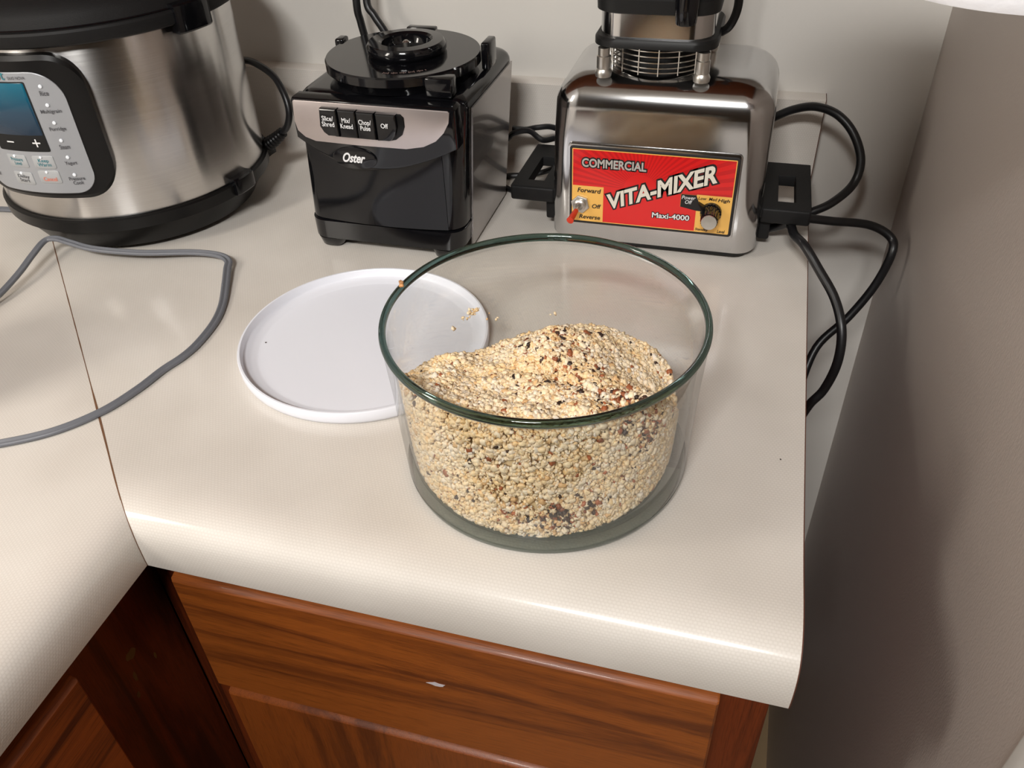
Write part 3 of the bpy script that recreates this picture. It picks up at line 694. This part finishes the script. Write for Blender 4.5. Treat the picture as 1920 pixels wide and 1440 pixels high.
# side handles: a flat ring with a cranked bracket down to the body
def handle(sx):
    xf = (lambda x: x) if sx > 0 else (lambda x: -.161-x)
    o_ = [(.0185, .746), (.0625, .746), (.0640, .749), (.0625, .846), (.0590, .850), (.0185, .850)]
    h_ = [(.0335, .7620), (.0495, .7620), (.0485, .8185), (.0325, .8185)]
    # outline ring with hole: quads between matched points
    def ringpts(P, k):
        out = []
        for i in range(len(P)):
            a, b = P[i], P[(i+1) % len(P)]
            for j in range(k): out.append((a[0]+(b[0]-a[0])*j/k, a[1]+(b[1]-a[1])*j/k))
        return out
    O = [(.0190, .746), (.0640, .746), (.0625, .850), (.0190, .850)]; Hh = h_
    O = ringpts(O, 8); Hh = ringpts(Hh, 8)
    z0, z1 = .0395, .0500; n_ = len(O); mb = MB()
    cen = (.041, .798)
    def sc_(P, q): return [(cen[0]+(x-cen[0])*q, cen[1]+(y-cen[1])*(1-(1-q)*.4)) for x, y in P]
    layers = [[(xf(x), y, z1-(.0006)) for x, y in O], [(xf(x), y, z1) for x, y in sc_(O, .96)], [(xf(x), y, z1) for x, y in sc_(Hh, 1.04)], [(xf(x), y, z1-.0008) for x, y in Hh], [(xf(x), y, z0) for x, y in Hh], [(xf(x), y, z0) for x, y in O]]
    k0 = len(mb.v); 
    for L_ in layers: mb.v += L_
    for a in range(6):
        b = (a+1) % 6
        for i in range(n_): mb.f.append((a*n_+i, a*n_+(i+1) % n_, b*n_+(i+1) % n_, b*n_+i))
    hd = obj('handle', mb, BLACK_M, vm, sharp=30)
    obj('handle_grip', MB().rbox(min(xf(.0192), xf(.0642)), max(xf(.0192), xf(.0642)), .7450, .7535, .0345, .0497, .0025, 3), BLACK_M, hd)
    mb = MB().rbox(min(xf(.0192), xf(.0300)), max(xf(.0192), xf(.0300)), .755, .782, .0120, .0352, .002, 2)
    obj('handle_bracket', mb, BLACK_M, hd)
handle(1); handle(-1)
# top: four posts, wire cooling guard
JX, JY = -.0905, .7880
for x, y in ((-.1335, .7400), (-.0480, .7400), (-.1335, .8340), (-.0480, .8340)):
    obj('post', MB().lathe([(.0070, .1655), (.0074, .1690), (.0062, .1715), (.0058, .1722), (.0062, .1730), (.0062, .1830), (.0052, .1836), (.0052, .1900)], (x, y, 0), 24, caps=True), ALU, vm, sharp=40)
cg = obj('cooling_guard', MB().lathe([(.0330, .1660), (.0330, .1895)], (JX, JY, 0), 40, caps=True), DARK, vm)
for k, z in enumerate((.1685, .1725, .1770, .1820, .1865)):
    mb = MB(); mb.tube([(JX+.0440*math.cos(2*PI*i/48), JY+.0440*math.sin(2*PI*i/48), z) for i in range(49)], .0008, 6, 1, caps=False)
    obj('guard_wire', mb, WIRE, cg)
for k in range(16):
    a = 2*PI*(k+.25)/16; x, y = JX+.0450*math.cos(a), JY+.0450*math.sin(a)
    obj('guard_wire', MB().tube([(x, y, .1662), (x, y, .1895)], .0006, 6, 1), WIRE, cg)
# its thick cord looping out to the right and down past the worktop end
obj('power_cord', MB().tube([(.000, .8690, .070), (.010, .879, .078), (.0219, .876, .0875), (.0383, .872, .0975), (.0574, .862, .1050), (.0777, .85, .1030), (.0949, .84, .0895), (.106, .83, .0675), (.1031, .82, .0468), (.0853, .80, .0348), (.0660, .790, .0270),
    (.045, .785, .0170), (.030, .777, .0130), (.0390, .765, .0230), (.0557, .763, .0335), (.0867, .778, .0263), (.124, .80, .0147), (.1461, .800, .0037), (.1493, .79, -.0082), (.1412, .785, -.043), (.1226, .775, -.078), (.0970, .76, -.110), (.086, .73, -.150), (.082, .70, -.165), (.084, .67, -.140),
    (.0890, .65, -.0985), (.0982, .65, -.0787), (.1036, .65, -.0467), (.1019, .66, -.0188), (.0925, .68, .0009), (.0754, .70, .0180), (.0610, .716, .0310), (.0520, .734, .0310), (.0490, .755, .0290), (.0470, .775, .0200)], .0042, 14, 7), CORD, vm)

# ================================================================== jar on the mixer
jr = thing('blender_jar', (JX, JY, .188), 'steel blender jar with black collar and spigot standing on the chrome base', 'blender jar')
sq = lambda x0, x1, y0, y1, r, z: rring(x0, x1, y0, y1, r, z, 6)
JB = (JX-.0535, JX+.0530, .7345, .8420)
def jring(e, z, r=.020): return sq(JB[0]+e, JB[1]-e, JB[2]+e, JB[3]-e, r, z)
obj('base_collar', MB().loft([jring(.003, .1902), jring(0, .1912), jring(0, .1965), jring(.0015, .1985)]), RUBBER, jr, sharp=40)
obj('steel_band', MB().loft([jring(.0045, .1986), jring(.0045, .2180)]), CHROME, jr, sharp=40)
obj('upper_collar', MB().loft([jring(.0042, .2181), jring(.0012, .2195), jring(.0008, .2300), jring(.004, .2335)]), RUBBER, jr, sharp=40)
obj('jar_wall', MB().loft([jring(.0080, .2336), jring(.0060, .40)], caps=False), CHROME, jr, sharp=40)
obj('spigot', MB().lathe([(.0078, .2150), (.0086, .2160), (.0098, .2290), (.0105, .2600), (.0080, .2620)], (-.0645, .7280, 0), 20, caps=True), BLACK_G, jr, sharp=40)
obj('spigot_handle', MB().rbox(-.0695, -.0595, .7285, .7420, .2340, .2560, .002), BLACK_G, jr)
obj('jar_handle', MB().tube([(JX+.052, .785, .1935), (JX+.059, .782, .2000), (JX+.0635, .780, .2120), (JX+.0640, .779, .2260), (JX+.0600, .779, .2450), (JX+.062, .779, .30)], .0038, 10, 6), BLACK_S, jr)

# ================================================================== white lid on the worktop
ld = thing('storage_lid', (-.2935, .5238, 0), 'round white plastic storage lid lying upside down beside the glass bowl', 'lid')
LC = (-.2935, .5238, 0)
obj('lid_disc', MB().lathe([(0, .0006), (.0890, .0006), (.0960, .0012), (.1035, .0004), (.1052, .0010), (.1062, .0035), (.1066, .0105), (.1056, .0118), (.1042, .0118), (.1034, .0108), (.1028, .0060), (.1010, .0046), (.0955, .0040), (.0925, .0028), (.0905, .0026), (0, .0024)], LC, 128), WHITE_P, ld, sharp=50)
mb = MB()
tri = [(-.006, -.004), (.006, -.004), (0, .0065)]
for i in range(3):
    a, b = Vector(tri[i]), Vector(tri[(i+1) % 3]); d_ = (b-a).normalized(); nn = Vector((-d_.y, d_.x))*.0005
    a = a+d_*.001; b = b-d_*.001
    q = [(-.2720+p.x, .5230+p.y) for p in (a-nn, b-nn, b+nn, a+nn)]
    mb.add([(x, y, .0023) for x, y in q]+[(x, y, .0028) for x, y in q], [(4, 5, 6, 7), (0, 1, 5, 4), (1, 2, 6, 5), (2, 3, 7, 6), (3, 0, 4, 7)])
tag(obj('recycling_mark', mb, WHITE_P, ld), 'small embossed recycling triangle')

# ================================================================== glass bowl
BX, BY = -.1110, .4305
gb = thing('glass_bowl', (BX, BY, 0), 'straight-sided clear glass bowl with green rim, holding riced cauliflower', 'bowl')
outer = [(.0910, .0080), (.0996, .0080), (.1002, .020), (.1014, .045), (.1028, .080), (.1050, .1130)]
inner = [(.1010, .1130), (.0988, .080), (.0974, .045), (.0965, .024), (.0956, .0140), (.0937, .0098), (.0910, .0083)]
obj('wall', MB().lathe(outer+inner, (BX, BY, 0), 128), GLASS, gb, sharp=60)
obj('base', MB().lathe([(0, .0008), (.0840, .0008), (.0860, 0), (.0955, 0), (.0982, .0015), (.0994, .0045), (.0996, .0070), (.0975, .0078), (0, .0078)], (BX, BY, 0), 128), GLASS_BASE, gb, sharp=40)
rm = [(.1036+.0024*math.cos(2*PI*k/16), .1172+.0031*math.sin(2*PI*k/16)) for k in range(17)]
obj('rim', MB().lathe(rm, (BX, BY, 0), 160), GLASS_RIM, gb, sharp=80)

# ================================================================== riced cauliflower
def snoise(p, s_, seed):
    r_ = np.random.default_rng(seed); out = np.zeros(len(p))
    for k in range(5):
        f = r_.normal(size=3)*s_*(1.4**k); ph = r_.random()*6.28; out += np.sin(p@f+ph)/(1.3**k)
    return out/2.5
def height(x, y):
    dx, dy = x-BX, y-BY; r = np.sqrt(dx*dx+dy*dy)
    p = np.stack([dx, dy, dx*0], -1).reshape(-1, 3)
    h = .078 - .30*dy + .08*dx + (snoise(p, 45, 5)*.0040+snoise(p, 110, 6)*.0024).reshape(dx.shape)
    h = h + .019*np.exp(-((dx-.008)**2+(dy-.022)**2)/.040**2)          # central crown
    h = h - .027*np.exp(-((dx-.090)**2+(dy-.015)**2)/.033**2)          # slumps at the right wall
    h = h - .028*np.exp(-((dx+.064)**2+(dy-.050)**2)/.025**2)         # hollow at the left back
    h = h - .012*np.clip((r-.070)/.022, 0, 1)**2*(dy > -.04)
    return np.clip(h, .03, .104)
def rin(z): return np.interp(z, [.0080, .0095, .014, .024, .045, .080, .113], [.0898, .0922, .0942, .0952, .0962, .0980, .0996])
def side(a): return 1-.055*np.clip(np.cos(a+.15), 0, 1)**2      # the heap stands a little clear of the glass on its right
t_ = (1+5**.5)/2
ico = np.array([(-1, t_, 0), (1, t_, 0), (-1, -t_, 0), (1, -t_, 0), (0, -1, t_), (0, 1, t_), (0, -1, -t_), (0, 1, -t_), (t_, 0, -1), (t_, 0, 1), (-t_, 0, -1), (-t_, 0, 1)])/math.sqrt(1+t_*t_)
icf = np.array([(0, 11, 5), (0, 5, 1), (0, 1, 7), (0, 7, 10), (0, 10, 11), (1, 5, 9), (5, 11, 4), (11, 10, 2), (10, 7, 6), (7, 1, 8), (3, 9, 4), (3, 4, 2), (3, 2, 6), (3, 6, 8), (3, 8, 9), (4, 9, 5), (2, 4, 11), (6, 2, 10), (8, 6, 7), (9, 8, 1)])
def sub_ico():
    vs = [Vector(v) for v in ico]; fs = []; mid = {}
    def m_(a, b):
        k = (min(a, b), max(a, b))
        if k not in mid: vs.append((vs[a]+vs[b]).normalized()); mid[k] = len(vs)-1
        return mid[k]
    for a, b, c_ in icf.tolist():
        x, y, z = m_(a, b), m_(b, c_), m_(c_, a); fs += [(a, x, z), (b, y, x), (c_, z, y), (x, y, z)]
    return np.array([v[:] for v in vs]), np.array(fs)
ico2, icf2 = sub_ico()
def scatter(NT, NS, dt, ds):
    a = rng.random(NT)*2*PI; r = np.sqrt(rng.random(NT))*.0945; x = BX+r*np.cos(a); y = BY+r*np.sin(a)
    z = height(x, y) - rng.random(NT)**1.3*dt - .0005; rr = np.minimum(r, rin(z)*side(a)-.0018)
    pt = np.stack([BX+rr*np.cos(a), BY+rr*np.sin(a), z], 1)
    a = rng.random(NS)*2*PI; zz = .0092+rng.random(NS)*.0985; q = rin(zz)-.002
    hx = height(BX+q*np.cos(a), BY+q*np.sin(a)); zz = .0092+(zz-.0092)*(hx-.0092)/.0985
    q = rin(zz)*side(a)-.0019-rng.random(NS)**1.5*ds
    return np.concatenate([pt, np.stack([BX+q*np.cos(a), BY+q*np.sin(a), zz], 1)])
stuck = []
for (az, zc, n_, sp_) in ((138, .068, 22, .0030), (144, .066, 2, .001), (149, .062, 2, .001), (128, .058, 4, .003), (100, .056, 2, .004)):
    for k in range(n_):
        A = math.radians(az+rng.normal()*sp_/.097*57); zk = zc+rng.normal()*sp_*.6; R_ = rin(zk)-.0013
        stuck.append((BX+R_*math.cos(A), BY+R_*math.sin(A), zk))
spots = [((BX+.024, BY-.022, .092), .034, .17), ((BX+.055, BY-.045, .090), .022, .34), ((BX+.010, BY+.010, .098), .028, .16), ((BX+.030, BY+.045, .085), .03, .05), ((BX-.045, BY-.03, .08), .03, .04),
         ((BX+.030, BY-.088, .030), .013, .50), ((BX+.006, BY-.094, .034), .010, .30), ((BX+.050, BY-.080, .032), .008, .45), ((BX+.080, BY-.052, .080), .016, .30), ((BX-.075, BY-.06, .06), .012, .10), ((BX-.03, BY-.09, .03), .01, .08)]
pal = np.array([(.97, .79, .55), (.96, .74, .47), (.98, .84, .65), (.93, .76, .55), (.92, .65, .36), (.95, .83, .68)])
def grains(P, tv, tf, smin, smax, dark, rough_):
    n = len(P); k = len(tv)
    size = smin+(smax-smin)*rng.random(n)**1.6
    col = pal[rng.choice(6, n, p=[.34, .24, .18, .10, .06, .08])]*(.92+.12*rng.random((n, 1)))
    wv = np.clip(.5+.9*snoise(P, 90, 21), 0, 1)[:, None]; col = col*(1-wv*np.array([.02, .10, .24]))
    pd = np.full(n, .016)
    for c_, rad, s_ in spots: pd = np.maximum(pd, s_*np.exp(-((P-np.array(c_))**2).sum(1)/rad**2))
    pd = pd*dark
    dk = rng.random(n) < pd; br = (rng.random(n) < pd*1.1+.004) & ~dk; tn = (rng.random(n) < pd*1.3+.02) & ~dk & ~br
    col[dk] = np.array([.040, .018, .011])*(.5+1.2*rng.random((dk.sum(), 1)))
    col[br] = np.array([.34, .10, .035])*(.6+.8*rng.random((br.sum(), 1)))
    col[tn] = np.array([.74, .46, .22])*(.85+.3*rng.random((tn.sum(), 1)))
    V = tv[None]*size[:, None, None]*(1+rough_*(rng.random((n, k, 1))-.45))*(.7+.6*rng.random((n, 1, 3)))
    th = rng.random(n)*2*PI; ph = rng.random(n)*2*PI
    ct, st_ = np.cos(th)[:, None], np.sin(th)[:, None]; cp_, sp2 = np.cos(ph)[:, None], np.sin(ph)[:, None]
    vx, vy, vz = V[..., 0], V[..., 1], V[..., 2]; vx, vy = vx*ct-vy*st_, vx*st_+vy*ct; vy, vz = vy*cp_-vz*sp2, vy*sp2+vz*cp_
    V = np.stack([vx, vy, vz], -1)+P[:, None]
    # keep every grain inside the glass
    dx, dy = V[..., 0]-BX, V[..., 1]-BY; q = np.sqrt(dx*dx+dy*dy)+1e-9; lim = rin(V[..., 2])*side(np.arctan2(dy, dx))-.0003; f = np.minimum(1, lim/q)
    V[..., 0] = BX+dx*f; V[..., 1] = BY+dy*f; V[..., 2] = np.maximum(V[..., 2], .0081)
    Fc = (tf[None]+(np.arange(n)*k)[:, None, None]).reshape(-1, 3)
    return V.reshape(-1, 3), Fc, np.repeat(col, k, 0)
g1 = grains(scatter(9500, 8000, .0026, .0022), ico2, icf2, .0011, .0023, .55, .80)
g2 = grains(np.concatenate([scatter(19000, 13000, .0022, .0018), np.array(stuck)]), ico, icf, .0007, .0015, 1.0, 1.0)
verts = np.concatenate([g1[0], g2[0]]); Fc = np.concatenate([g1[1], g2[1]+len(g1[0])]); cols = np.concatenate([g1[2], g2[2]])
# solid core under the grains
na, nr = 72, 16; cv = []
for i in range(nr+1):
    for k in range(na):
        A = 2*PI*k/na; q_ = min(.0905, .0935*float(side(A)))*i/nr; X_, Y_ = BX+q_*math.cos(A), BY+q_*math.sin(A)
        cv.append((X_, Y_, float(height(np.array([X_]), np.array([Y_]))[0])-.0022))
for zf in (.66, .33, .0):
    for k in range(na):
        A = 2*PI*k/na; top_ = cv[nr*na+k][2]; Z_ = .0090+(top_-.0090)*zf; q_ = min(.0905, float(rin(Z_)*side(A))-.0035)
        cv.append((BX+q_*math.cos(A), BY+q_*math.sin(A), Z_))
cf = [(i*na+k, i*na+(k+1) % na, (i+1)*na+(k+1) % na, (i+1)*na+k) for i in range(nr+3) for k in range(na)]
tri2 = np.array([t for f in cf for t in ((f[0], f[1], f[2]), (f[0], f[2], f[3]))])
Fc = np.concatenate([Fc, tri2+len(verts)]); verts = np.concatenate([verts, np.array(cv)]); cols = np.concatenate([cols, np.tile(np.array([.88, .68, .40]), (len(cv), 1))])
def npmesh(name, verts, faces, cols, m, org):
    me = bpy.data.meshes.new(name); v = (verts-np.array(org)).astype(np.float32)
    me.vertices.add(len(v)); me.vertices.foreach_set('co', v.ravel())
    me.loops.add(faces.size); me.loops.foreach_set('vertex_index', faces.ravel().astype(np.int32))
    me.polygons.add(len(faces)); me.polygons.foreach_set('loop_start', np.arange(0, faces.size, 3, dtype=np.int32))
    me.update(calc_edges=True); me.shade_smooth()
    at = me.color_attributes.new('Col', 'FLOAT_COLOR', 'POINT'); at.data.foreach_set('color', np.concatenate([cols, np.ones((len(cols), 1))], 1).astype(np.float32).ravel())
    me.materials.append(m); o = bpy.data.objects.new(name, me); C.objects.link(o)
    o.location = (org[0], org[1], org[2]+ZT); return o
rice = npmesh('riced_cauliflower', verts, Fc, cols, RICE, (BX, BY, .0081))
tag(rice, 'heap of cream riced cauliflower with toasted brown specks inside the glass bowl', 'food'); rice['kind'] = 'stuff'
# crumb on the rim of the bowl
def crumb(name, c, s_, colr, label, seed):
    r_ = np.random.default_rng(seed); k = 5; v_ = []; f_ = []; cc = []
    for i in range(k):
        o_ = np.array(c)+r_.normal(size=3)*s_*.55*np.array([1, 1, .4]); v_.append(ico*s_*.6*(1+.4*r_.random((12, 1)))+o_); f_.append(icf+12*i); cc.append(np.tile(np.array(colr)*(.7+.5*r_.random()), (12, 1)))
    return tag(npmesh(name, np.concatenate(v_), np.concatenate(f_), np.concatenate(cc), RICE, c), label, 'crumb')
crumb('cauliflower_crumb', (BX-.1020, BY+.0100, .1225), .0020, (.62, .30, .12), 'tan crumb stuck on the left rim of the glass bowl', 3)

# ================================================================== grey flat twin cord
tw = []
for k in range(9): 
    A = PI/2+PI*k/8; tw.append((-.75+math.cos(A)*1.0, math.sin(A)))
tw = [(-.95+math.cos(PI/2+PI*k/7)*.95, math.sin(PI/2+PI*k/7)*.95) for k in range(8)] + [(0, -.30)] + [(.95+math.cos(-PI/2+PI*k/7)*.95, math.sin(-PI/2+PI*k/7)*.95) for k in range(8)] + [(0, .30)]
gc = obj('extension_cord', MB().tube([(-.5900, .270, .0022), (-.5700, .300, .0022), (-.5450, .325, .0022), (-.5133, .3392, .0022), (-.4825, .3608, .0022), (-.4608, .3897, .0022), (-.4500, .420, .0022), (-.4446, .4478, .0022), (-.4385, .468, .0022), (-.4365, .4888, .0022), (-.4395, .520, .0022), (-.4480, .5480, .0023), (-.4620, .5780, .0040),
    (-.4735, .6010, .0055), (-.4800, .6140, .0070), (-.4960, .6210, .0075), (-.5254, .6200, .0075), (-.5715, .6030, .0110), (-.6180, .5940, .0150), (-.6450, .5940, .0190), (-.6620, .5950, .0210), (-.6720, .5900, .0200), (-.6700, .5680, .0165), (-.6640, .5360, .0120), (-.6640, .500, .0060), (-.672, .46, .0023), (-.70, .42, .0022)],
    .0021, sub=8, prof=tw), GREYCORD, loc=(-.5133, .3392, 0))
tag(gc, 'flat grey twin-wire cord looping across the worktop in front of the pressure cooker', 'cord')
gc2 = obj('appliance_cord', MB().tube([(-.90, .655, .0028), (-.84, .664, .0028), (-.8041, .6678, .0028), (-.7786, .6704, .0028), (-.755, .672, .0030), (-.735, .680, .0030)], .0021, sub=8, prof=tw), GREYCORD, loc=(-.79, .669, 0))
tag(gc2, 'short stretch of grey cord running under the left edge of the pressure cooker', 'cord')
# black cords hanging down behind the food processor
c1 = obj('hanging_cord', MB().tube([(-.428, .915, .40), (-.430, .895, .26), (-.4310, .88, .1830), (-.4295, .88, .1611), (-.4263, .88, .1415), (-.420, .878, .11), (-.405, .876, .05), (-.38, .874, .0045), (-.34, .872, .0045)], .0042, 12, 8), CORD, loc=(-.34, .872, 0))
tag(c1, 'left black cord hanging down the wall behind the food processor', 'cord', None)
c2 = obj('hanging_cord', MB().tube([(-.410, .918, .36), (-.415, .899, .24), (-.4216, .886, .1833), (-.4134, .882, .1672), (-.402, .880, .151), (-.385, .878, .12), (-.37, .876, .06), (-.35, .884, .0045), (-.30, .886, .0045)], .0042, 12, 8), CORD, loc=(-.30, .886, 0))
tag(c2, 'right black cord slanting down behind the seat of the food processor', 'cord', None)
ou = thing('wall_outlet', (-.43, YW, .38), 'white double wall outlet above the food processor', 'outlet')
obj('cover_plate', MB().rbox(-.466, -.394, YW-.005, YW, .325, .440, .002), TRIM, ou)
for z in (.36, .405): obj('socket', MB().rbox(-.446, -.414, YW-.0065, YW-.0045, z-.013, z+.013, .001), WHITE_P, ou)

# ================================================================== paper towel roll on the right wall
PXX, PYY, PZ = .1010, .425, .3235
tr_ = thing('paper_towel_roll', (PXX, PYY, PZ), 'soft white paper roll hanging by the right wall at the top corner', 'paper towel')
obj('roll', MB().lathe([(.019, PZ+.002), (.050, PZ), (.0600, PZ+.0015), (.0625, PZ+.006), (.0625, PZ+.117), (.0600, PZ+.122), (.019, PZ+.121)], (PXX, PYY, 0), 64), PAPER, tr_, sharp=40)
obj('cardboard_core', MB().lathe([(.0188, PZ+.003), (.0188, PZ+.120), (.0175, PZ+.120), (.0175, PZ+.003), (.0188, PZ+.003)], (PXX, PYY, 0), 32), mat('cardboard', srgb(160, 130, 95), rough=.9, noise=.05), tr_)
hl = thing('towel_holder', (XR, PYY, PZ+.15), 'metal arm holder fixed to the right wall carrying the paper towel roll', 'holder')
obj('arm', MB().tube([(XR, PYY, PZ+.150), (PXX+.02, PYY, PZ+.150), (PXX+.004, PYY, PZ+.148), (PXX, PYY, PZ+.140), (PXX, PYY, PZ+.010)], .004, 12, 5), ALU, hl)
obj('end_cap', MB().lathe([(.016, PZ+.004), (.017, PZ+.007), (.0165, PZ+.011), (.003, PZ+.012)], (PXX, PYY, 0), 24, caps=True), ALU, hl)

# a canister added unseen left of the frame for the soft shadow it throws
cn = thing('blocker', (-.655, .335, 0), 'plain lidded canister added unseen beyond the left edge to cast a soft shadow', 'blocker')
obj('blocker_body', MB().lathe([(.044, 0), (.048, .002), (.048, .140), (.046, .142)], (-.655, .335, 0), 48, caps=True), WHITE_P, cn, sharp=40)
obj('blocker_lid', MB().lathe([(.049, .1425), (.0495, .145), (.0495, .156), (.046, .160), (.012, .162), (.012, .170), (.009, .173)], (-.655, .335, 0), 48, caps=True), BLACK_S, cn, sharp=40)

crumb('food_speck', (-.3778, .5022, .0030), .0006, (.05, .03, .02), 'tiny dark speck on the left part of the white lid', 5)
crumb('food_speck', (.0526, .4589, .0006), .0006, (.05, .03, .02), 'tiny dark speck on the worktop near its right end', 6)
